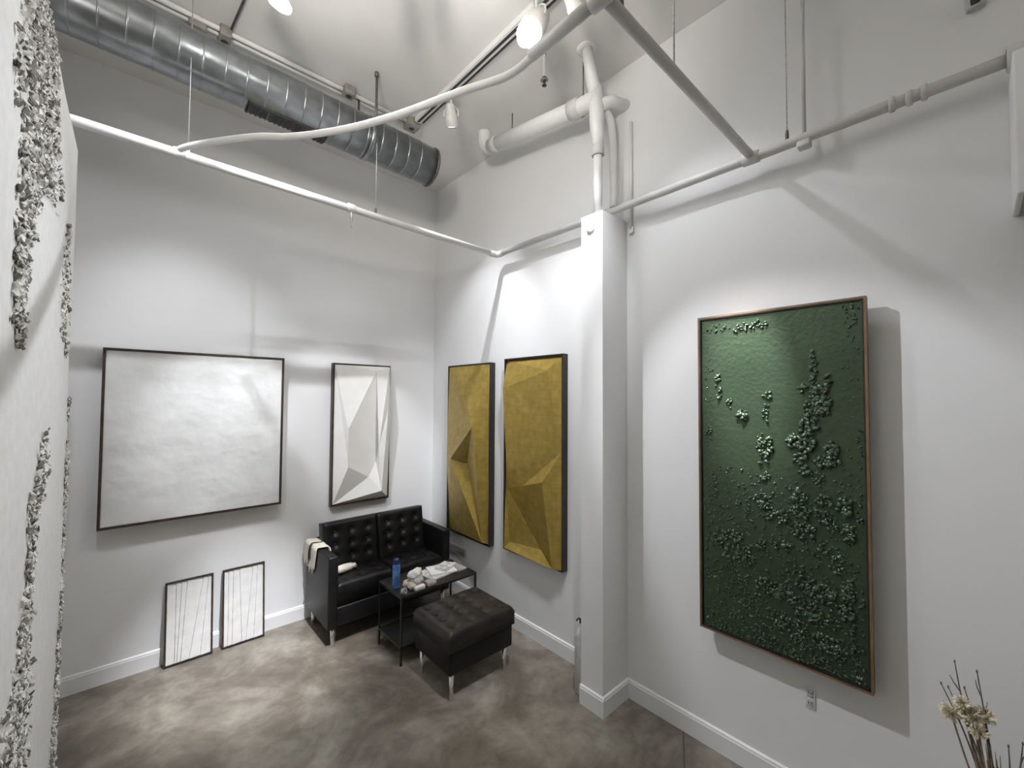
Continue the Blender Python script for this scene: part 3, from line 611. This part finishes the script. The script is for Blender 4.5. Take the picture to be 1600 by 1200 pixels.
for cy, cz, rl, rr, rz, n in TR:
    for _ in range(int(n * 4.2)):
        u = max(-1.2, min(1.2, rnd.gauss(0, .5))); y = cy + (u * rr if u > 0 else u * rl); z = cz + rnd.uniform(-1.15, 1.15) * rz
        if y > yb - .002 or z > zb - .01 or z < za + .02: continue
        if rnd.random() < .36: chip(gd, y, z, rnd.uniform(.007, .018), rnd.uniform(.002, .010))
        else: chip(gw, y, z, rnd.uniform(.006, .017), rnd.uniform(.002, .011))
o = gw.build('plaster_flakes', M['flake'], t); o['kind'] = 'stuff'
o = gd.build('gap_shade_flakes', M['flakeshade'], t); o['kind'] = 'stuff'  # darker chips colour in the shade and dark backing of gaps between flakes

# ------------------------------------------------------------------ wall fittings
t = thing('wall_outlet', 'white electrical outlet low on the wall under the green painting', 'outlet', (0, -3.878, .58))
MB().rbox((-.007, -3.902, .522), (0, -3.854, .638), .004, 2).build('cover_plate', M['ivory'], t)
for z in (.553, .605):
    q = MB().rbox((-.010, -3.893, z - .019), (-.006, -3.863, z + .019), .004, 2).build('receptacle', M['ventpaint'], t)
    MB().box((-.0108, -3.886, z - .004), (-.0098, -3.883, z + .010)).build('slot', M['slotdark'], q)
    MB().box((-.0108, -3.873, z - .004), (-.0098, -3.870, z + .010)).build('slot', M['slotdark'], q)
t = thing('wall_vent', 'grey louvred vent on the wall under the narrower gold panel', 'vent', (0, -.56, .44))
MB().rbox((-.010, -.715, .435), (0, -.395, .53), .003, 2).build('vent_plate', M['ventpaint'], t)
for k in range(6):
    z = .447 + k * .0135
    MB().add([(-.010, -.70, z), (-.016, -.70, z - .006), (-.016, -.41, z - .006), (-.010, -.41, z), (-.009, -.70, z + .003), (-.009, -.41, z + .003)], [(0, 1, 2, 3), (0, 3, 5, 4), (4, 5, 2, 1)]).build('louvre', M['greymetal'], t)

t = thing('fire_extinguisher', 'slim pale grey cylinder standing on the floor behind the column', 'extinguisher', (-.215, -2.493, 0))
ex = (-.215, -2.493)
MB().lathe((*ex, 0), [(0, .0), (.052, 0), (.058, .01), (.058, .40), (.052, .44), (.034, .475), (.018, .49), (.018, .505), (0, .505)], 24).build('cylinder', M['extsilver'], t)
MB().rbox((ex[0] - .016, ex[1] - .022, .50), (ex[0] + .016, ex[1] + .022, .53), .005, 2).build('valve', M['slotdark'], t)
MB().tube([(ex[0], ex[1] - .01, .53), (ex[0] - .035, ex[1] + .01, .548), (ex[0] - .06, ex[1] + .01, .54)], .006, 8).build('lever', M['slotdark'], t)

# ------------------------------------------------------------------ furniture
def cushion(origin, ex, ey, ez, w, d, h, buttons, edge=.05, dim=.028, rad=.055, nx=44, ny=36):
    """pillow-topped block. origin = corner of its back face; ex (w), ey (d) span it, ez (h) is its puffed direction"""
    o, ex, ey, ez = Vector(origin), Vector(ex), Vector(ey), Vector(ez)
    mb = MB(); vs = []
    def prof(t, L):
        e = min(t, L - t)
        return 1 if e >= edge else math.sqrt(max(0, 1 - ((edge - e) / edge) ** 2))
    for j in range(ny + 1):
        for i in range(nx + 1):
            u, v = i / nx * w, j / ny * d
            k = prof(u, w) * prof(v, d)
            z = h - edge * .8 + edge * .8 * k + .012 * math.sin(PI * i / nx) * math.sin(PI * j / ny)
            for bu, bv in buttons:
                r2 = (u - bu * w) ** 2 + (v - bv * d) ** 2
                z -= dim * math.exp(-r2 / (2 * (rad * .42) ** 2)) + dim * .25 * math.exp(-r2 / (2 * (rad * .95) ** 2))
            vs.append(o + ex * u + ey * v + ez * z)
    W1 = nx + 1
    fs = [(j * W1 + i, j * W1 + i + 1, (j + 1) * W1 + i + 1, (j + 1) * W1 + i) for j in range(ny) for i in range(nx)]
    rim = [i for i in range(W1)] + [j * W1 + nx for j in range(1, ny + 1)] + [ny * W1 + i for i in range(nx - 1, -1, -1)] + [j * W1 for j in range(ny - 1, 0, -1)]
    n0 = len(vs)
    for q in rim:
        p = vs[q] - o; vs.append(o + ex * p.dot(ex) + ey * p.dot(ey))
    k = len(rim); fs += [(rim[i], rim[(i + 1) % k], n0 + (i + 1) % k, n0 + i) for i in range(k)] + [tuple(n0 + i for i in range(k))]
    mb.add(vs, fs, True); return mb
def buttons_of(parent, origin, ex, ey, ez, w, d, h, bt, m):
    o, ex, ey, ez = Vector(origin), Vector(ex), Vector(ey), Vector(ez)
    for bu, bv in bt:
        c = o + ex * bu * w + ey * bv * d + ez * (h + .012 * math.sin(PI * bu) * math.sin(PI * bv) - .033)
        MB().lathe(c, [(.011, -.004), (.012, .002), (.008, .006), (0, .008)], 10, ez).build('button', M[m], parent)

SX0, SX1, SYF, SYB = -1.462, -.205, -.705, -.075
sf = thing('sofa', 'black leather tufted two-seat sofa with steel legs in the corner', 'sofa', ((SX0 + SX1) / 2, (SYF + SYB) / 2, 0))
AW = .085
MB().rbox((SX0 + .01, SYF + .012, .165), (SX1 - .01, SYB, .33), .012).build('base_frame', M['leather'], sf)
MB().rbox((SX0, SYF, .155), (SX0 + AW, SYB, .785), .014).build('arm', M['leather'], sf)
MB().rbox((SX1 - AW, SYF, .155), (SX1, SYB, .785), .014).build('arm', M['leather'], sf)
MB().rbox((SX0 + AW, SYB - .09, .30), (SX1 - AW, SYB, .80), .014).build('back_panel', M['leather'], sf)
IW = (SX1 - SX0 - 2 * AW - .006) / 2
BT = [(a, c) for a in (.2, .5, .8) for c in (.30, .55, .80)]
BTS = [(a, c) for a in (.2, .5, .8) for c in (.22, .5, .78)]
tilt = math.radians(9)
for k in range(2):
    cx = SX0 + AW + .002 + k * (IW + .002)
    org = (cx + .002, SYF + .02, .335); sw, sd = IW - .004, .44
    q = cushion(org, (1, 0, 0), (0, 1, 0), (0, 0, 1), sw, sd, .195, BTS, .035, .014).build('seat_cushion', M['leather'], sf)
    buttons_of(q, (org[0], org[1], org[2] + .018), (1, 0, 0), (0, 1, 0), (0, 0, 1), sw, sd, .195, BTS, 'leather')
    ey = Vector((0, math.sin(tilt), math.cos(tilt))); ez = Vector((0, -math.cos(tilt), math.sin(tilt)))
    wb = IW + (.035 if k == 0 else .03); xb = SX0 + AW - .03 if k == 0 else cx
    xb = SX0 + AW - .0 + .001 if k == 0 else cx + .001
    ob = (xb, SYB - .155, .48); wb = IW - .002
    q = cushion(ob, (1, 0, 0), ey, ez, wb, .475, .13, BT, .03, .026, .06).build('back_cushion', M['leather'], sf)
    buttons_of(q, ob, (1, 0, 0), ey, ez, wb, .475, .13, BT, 'leather')
for x in (SX0 + .06, SX1 - .06):
    for y in (SYF + .045, SYB - .06):
        MB().lathe((x, y, 0), [(0, 0), (.017, 0), (.018, .004), (.022, .165), (0, .165)], 16).build('leg', M['chrome'], sf)

OX0, OX1, OY0, OY1 = -1.045, -.415, -1.955, -1.43
ot = thing('ottoman', 'black tufted leather ottoman on slim steel legs', 'ottoman', ((OX0 + OX1) / 2, (OY0 + OY1) / 2, 0))
MB().rbox((OX0 + .012, OY0 + .012, .185), (OX1 - .012, OY1 - .012, .36), .012).build('base_frame', M['leather'], ot)
BTO = [(a, c) for a in (.14, .38, .62, .86) for c in (.16, .39, .61, .84)]
q = cushion((OX0, OY0, .358), (1, 0, 0), (0, 1, 0), (0, 0, 1), OX1 - OX0, OY1 - OY0, .145, BTO, .045, .016, .06, 56, 48).build('seat_cushion', M['leathersoft'], ot)
buttons_of(q, (OX0, OY0, .374), (1, 0, 0), (0, 1, 0), (0, 0, 1), OX1 - OX0, OY1 - OY0, .145, BTO, 'leathersoft')
for x in (OX0 + .045, OX1 - .075):
    for y in (OY0 + .04, OY1 - .07):
        MB().lathe((x, y, 0), [(0, 0), (.012, 0), (.013, .004), (.018, .187), (0, .187)], 16).build('leg', M['chrome'], ot)

TX0, TX1, TY0, TY1, TZ = -1.095, -.325, -1.325, -.905, .555
tb = thing('side_table', 'narrow black metal side table with a lower shelf in front of the sofa', 'table', ((TX0 + TX1) / 2, (TY0 + TY1) / 2, 0))
MB().rbox((TX0 + .014, TY0 + .014, TZ - .014), (TX1 - .014, TY1 - .014, TZ - .004), .003, 2).build('table_top', M['black'], tb)
for a, b in (((TX0, TY0), (TX1, TY0 + .014)), ((TX0, TY1 - .014), (TX1, TY1)), ((TX0, TY0 + .014), (TX0 + .014, TY1 - .014)), ((TX1 - .014, TY0 + .014), (TX1, TY1 - .014))):
    MB().box((*a, TZ - .022), (*b, TZ)).build('top_rail', M['black'], tb)
    MB().box((*a, .135), (*b, .15)).build('shelf_rail', M['black'], tb)
MB().box((TX0 + .014, TY0 + .014, .139), (TX1 - .014, TY1 - .014, .146)).build('shelf', M['black'], tb)
for x in (TX0, TX1 - .015):
    for y in (TY0, TY1 - .015):
        MB().box((x, y, 0), (x + .015, y + .015, TZ - .022)).build('leg', M['black'], tb)

# things on the table
t = thing('blue_can', 'tall blue spray can standing on the black side table', 'can', (-1.035, -1.115, TZ - .004))
zc = TZ - .004
MB().lathe((-1.035, -1.115, zc), [(0, 0), (.030, 0), (.032, .004), (.032, .185), (.027, .20)], 24).build('can_body', M['blue'], t)
MB().lathe((-1.035, -1.115, zc), [(.027, .199), (.026, .235), (.022, .245), (0, .246)], 20).build('cap', M['bluedark'], t)
t = thing('paper_bundle', 'crumpled cream-white tissue bundle on the side table beside the blue can', 'tissue', (-.915, -1.20, zc))
rnd = random.Random(21)
for k in range(9):
    g = MB(); bm = bmesh.new(); bmesh.ops.create_icosphere(bm, subdivisions=3, radius=1)
    cx, cy, cz = -.915 + rnd.uniform(-.055, .055), -1.20 + rnd.uniform(-.04, .04), zc + .035 + .05 * (k % 3) * .8
    sc = rnd.uniform(.034, .046)
    for v in bm.verts:
        q = 1 + .35 * mn.noise(v.co * 1.7 + Vector((k * 3, 0, 0))) + .16 * mn.noise(v.co * 4.5 + Vector((0, k * 5, 0))); v.co *= q
    bm.verts.index_update()
    zs = [max(zc + .001, cz + v.co.z * sc * .9) for v in bm.verts]
    g.add([(cx + v.co.x * sc * 1.15, cy + v.co.y * sc, z) for v, z in zip(bm.verts, zs)], [[v.index for v in f.verts] for f in bm.faces], True); bm.free()
    g.build('crumple', M['cream' if k % 3 == 0 else 'whitepaper'], t)
t = MB().lathe((-1.045, -1.275, zc + .022), [(.012, -.018), (.026, -.018), (.026, .018), (.012, .018), (.012, -.018)], 20, (.5, -.8, .25)).build('tape_roll', M['tape'])
recentre(tag(t, 'small dull roll at the front left corner of the side table', 'tape'), (-1.045, -1.275, zc))
t = MB().rbox((-.955, -1.305, zc), (-.855, -1.255, zc + .035), .008, 2).build('small_box', M['whitepaper']); recentre(tag(t, 'little white box at the front edge of the side table', 'box'), (-.9, -1.28, zc))
t = MB().rbox((-.835, -1.31, zc), (-.745, -1.235, zc + .045), .012, 2).build('small_pouch', M['tape']); recentre(tag(t, 'small grey pouch on the side table beside the tissue', 'pouch'), (-.79, -1.27, zc))
def booklet(name, label, cx, cy, z, w, d, h, ang, m, cat='magazine'):
    g = MB(); c, s = math.cos(ang), math.sin(ang)
    def loc(mb):
        mb.v = [(cx + x * c - y * s, cy + x * s + y * c, z_) for x, y, z_ in mb.v]; return mb
    t = thing(name, label, cat, (cx, cy, z), 'reading matter on the side table')
    loc(MB().box((-w / 2, -d / 2, z), (w / 2, d / 2, z + .0015))).build('back_cover', M[m], t)
    loc(MB().box((-w / 2 + .002, -d / 2 + .002, z + .0016), (w / 2 - .003, d / 2 - .002, z + h - .0016))).build('pages', M['whitepaper'], t)
    loc(MB().box((-w / 2, -d / 2, z + h - .0015), (w / 2, d / 2, z + h))).build('front_cover', M[m], t)
booklet('magazine', 'lowest pale magazine lying flat on the side table', -.60, -1.085, zc + .0005, .30, .24, .012, .12, 'greypaper')
booklet('magazine', 'middle printed magazine stacked on the side table', -.56, -1.09, zc + .013, .25, .20, .012, -.28, 'whitepaper')
booklet('book', 'topmost small pale book of the stack on the side table', -.515, -1.09, zc + .0255, .17, .13, .022, .42, 'greypaper', 'book')
booklet('folder', 'thin dark-edged booklet at the right end of the side table', -.395, -1.10, zc + .0005, .10, .20, .012, .05, 'tape', 'booklet')

# throw over the left arm, small rolled cushion on the seat
th = thing('throw_blanket', 'cream knitted throw draped over the left arm of the sofa', 'blanket', (SX0 + .04, -.3, .79))
def drape(y0, y1, zout, zin, lift, seed, name, m, extra=0.):
    g = MB(); nu, nv = 26, 14; vs = []
    path = []
    xo, xi, zt = SX0 - .008 - lift, SX0 + AW + .006 + lift, .79 + lift
    L1, L2, L3 = zt - zout, xi - xo, zt - zin
    for layer in (0, 1):
        th_ = .008 * (1 - layer) + .0
        for j in range(nv + 1):
            for i in range(nu + 1):
                s_ = (L1 + L2 + L3) * i / nu
                wob = .012 * mn.noise(Vector((s_ * 6, j * .5, seed))) + .006 * math.sin(j * 1.9 + seed)
                y = y0 + (y1 - y0) * j / nv + extra * (s_ - L1) + .02 * mn.noise(Vector((s_ * 5, seed, 0)))
                o = th_ + max(0, wob)
                if s_ < L1: x, z = xo - o, zout + s_ + .03 * math.sin(j * .9 + seed) * (1 - s_ / L1)
                elif s_ < L1 + L2: x, z = xo + (s_ - L1), zt + o + .006
                else: x, z = xi + o, zt - (s_ - L1 - L2)
                vs.append((x, y, z))
    A = (nu + 1) * (nv + 1); W1 = nu + 1
    for q in (0, A): 
        pass
    fs = [(q + j * W1 + i, q + j * W1 + i + 1, q + (j + 1) * W1 + i + 1, q + (j + 1) * W1 + i) for q in (0, A) for j in range(nv) for i in range(nu)]
    rim = [i for i in range(W1)] + [j * W1 + nu for j in range(1, nv + 1)] + [nv * W1 + i for i in range(nu - 1, -1, -1)] + [j * W1 for j in range(nv - 1, 0, -1)]
    fs += [(rim[i], rim[(i + 1) % len(rim)], A + rim[(i + 1) % len(rim)], A + rim[i]) for i in range(len(rim))]
    g.add(vs, fs, True); return g.build(name, M[m], th)
drape(-.10, -.25, .59, .70, .0, 1.3, 'fold', 'cream', -.25)
drape(-.24, -.285, .64, .70, .0, 4.1, 'dark_stripe', 'creamdark', -.25)
drape(-.275, -.42, .56, .68, .0, 2.2, 'fold', 'cream', -.3)
t = thing('rolled_cloth', 'small rolled cream cloth lying on the sofa seat near the left arm', 'cloth', (-1.235, -.47, .53))
zr = .572
MB().tube([(-1.315, -.475, zr), (-1.30, -.475, zr), (-1.24, -.465, zr + .002), (-1.18, -.455, zr), (-1.155, -.45, zr)], [.026, .036, .037, .034, .028], 16).build('roll', M['cream'], t)
MB().tube(crom([(-1.165, -.475, zr - .005), (-1.145, -.46, zr + .008), (-1.13, -.445, zr - .002), (-1.125, -.44, zr - .02)], 4), .018, 10).build('loose_end', M['cream'], t)

# ------------------------------------------------------------------ vase of dried flowers, bottom right
vx, vy = -.30, -4.545
t = thing('floor_vase', 'stoneware floor vase below the dried flowers at the bottom right', 'vase', (vx, vy, 0))
MB().lathe((vx, vy, 0), [(0, 0), (.09, 0), (.10, .01), (.14, .20), (.13, .38), (.075, .52), (.05, .58), (.058, .62), (.050, .62), (.042, .58), (.06, .50), (0, .46)], 32).build('vase_body', M['vase'], t)
MB().lathe((vx, vy, 0), [(.056, .615), (.062, .622), (.058, .63), (.048, .622)], 32).build('rim', M['vase'], t)
rnd = random.Random(9)
def twig(tip, mid, label, forks=()):
    t = thing('dried_twig', label, 'twig', (vx, vy, .55), 'dried twigs in the vase')
    pts = crom([(vx + rnd.uniform(-.01, .01), vy + rnd.uniform(-.01, .01), .50), mid, tip], 8)
    MB().tube(pts, [.0042 - .0026 * i / (len(pts) - 1) for i in range(len(pts))], 6).build('stem', M['twig'], t)
    MB().blob(tip, (Vector((.0035, 0, 0)), Vector((0, .0035, 0)), Vector((0, 0, .007)))).build('bud', M['twig'], t)
    for fr, end in forks:
        p = pts[int(fr * (len(pts) - 1))]; e = Vector(end); MB().tube([p, (p + e) / 2 + Vector((0, .004, .004)), e], [.0022, .0018, .0012], 6).build('side_shoot', M['twig'], t)
twig((-.30, -4.395, 1.045), (-.30, -4.47, .84), 'dried twig leaning furthest left out of the vase')
twig((-.30, -4.415, 1.04), (-.30, -4.50, .80), 'thin dried twig between the two cream blooms')
twig((-.30, -4.435, 1.15), (-.30, -4.465, .93), 'tallest forked dried twig in the vase', ((.72, (-.30, -4.42, 1.09)),))
twig((-.29, -4.495, 1.135), (-.30, -4.52, .90), 'upright dried twig ending in a small bud', ((.8, (-.29, -4.49, 1.10)), (.6, (-.29, -4.52, 1.03))))
twig((-.30, -4.46, 1.06), (-.30, -4.495, .88), 'short dark dried twig behind the cream blooms')
twig((-.30, -4.57, .90), (-.30, -4.57, .76), 'short dried twig at the far right corner of the photo')
twig((-.30, -4.605, .93), (-.30, -4.59, .78), 'bent dried twig at the right frame edge', ((.7, (-.30, -4.62, .90)),))
def bloom(c, r, label, seed):
    c = Vector(c); rn = random.Random(seed)
    t = thing('dried_bloom', label, 'dried flower', (vx, vy, .55), 'dried cream blooms in the vase')
    MB().tube(crom([(vx, vy, .5), (vx + (c.x - vx) * .5, vy + (c.y - vy) * .6, (c.z + .5) / 2 + .02), c], 8), .003, 6).build('stem', M['husk'], t)
    MB().blob(c, (Vector((r * .45, 0, 0)), Vector((0, r * .45, 0)), Vector((0, 0, r * .5))), 10, 6).build('flower_core', M['husk'], t)
    g = MB()
    for _ in range(230):
        d = Vector((rn.gauss(0, 1), rn.gauss(0, 1), rn.gauss(.15, 1))).normalized(); e = d.orthogonal().normalized(); h = d.cross(e); q = r * rn.uniform(.7, 1.12); w = r * .09
        p0, p1 = c + d * r * .3, c + d * q
        g.add([p0 + e * w * .5, p0 - e * w * .5, p1 - e * w + h * w * .3, p1 + d * w + h * w, p1 + e * w + h * w * .3], [(0, 1, 2, 3, 4)])
    o = g.build('fluffy_petals', M['puff'], t); o['kind'] = 'stuff'
bloom((-.30, -4.42, .945), .032, 'cream dried bloom standing apart on the left of the bouquet', 1)
bloom((-.31, -4.452, 1.005), .024, 'small cream dried bloom at the top of the bouquet', 2)
bloom((-.30, -4.480, .960), .036, 'large cream dried bloom in the middle of the bouquet', 3)
bloom((-.29, -4.512, .975), .030, 'brownish cream dried bloom on the right of the cluster', 4)
bloom((-.31, -4.495, .915), .028, 'lowest cream dried bloom of the cluster', 5)
g = MB(); rn = random.Random(4)
for _ in range(60):
    a = rn.uniform(-.06, .06); b = rn.uniform(-.045, .03)
    g.tube([(vx + a * .2, vy + b * .3, .52), (vx + a * .5, vy + .02 + b * .7, .68), (vx + a, vy + .035 + b, rn.uniform(.76, .86))], [.0035, .004, .0008], 5)
t = g.build('husk_bunch', M['husk']); t['kind'] = 'stuff'; recentre(tag(t, 'bunch of dry brown grass husks at the vase mouth', 'dried grass'), (vx, vy, .55))
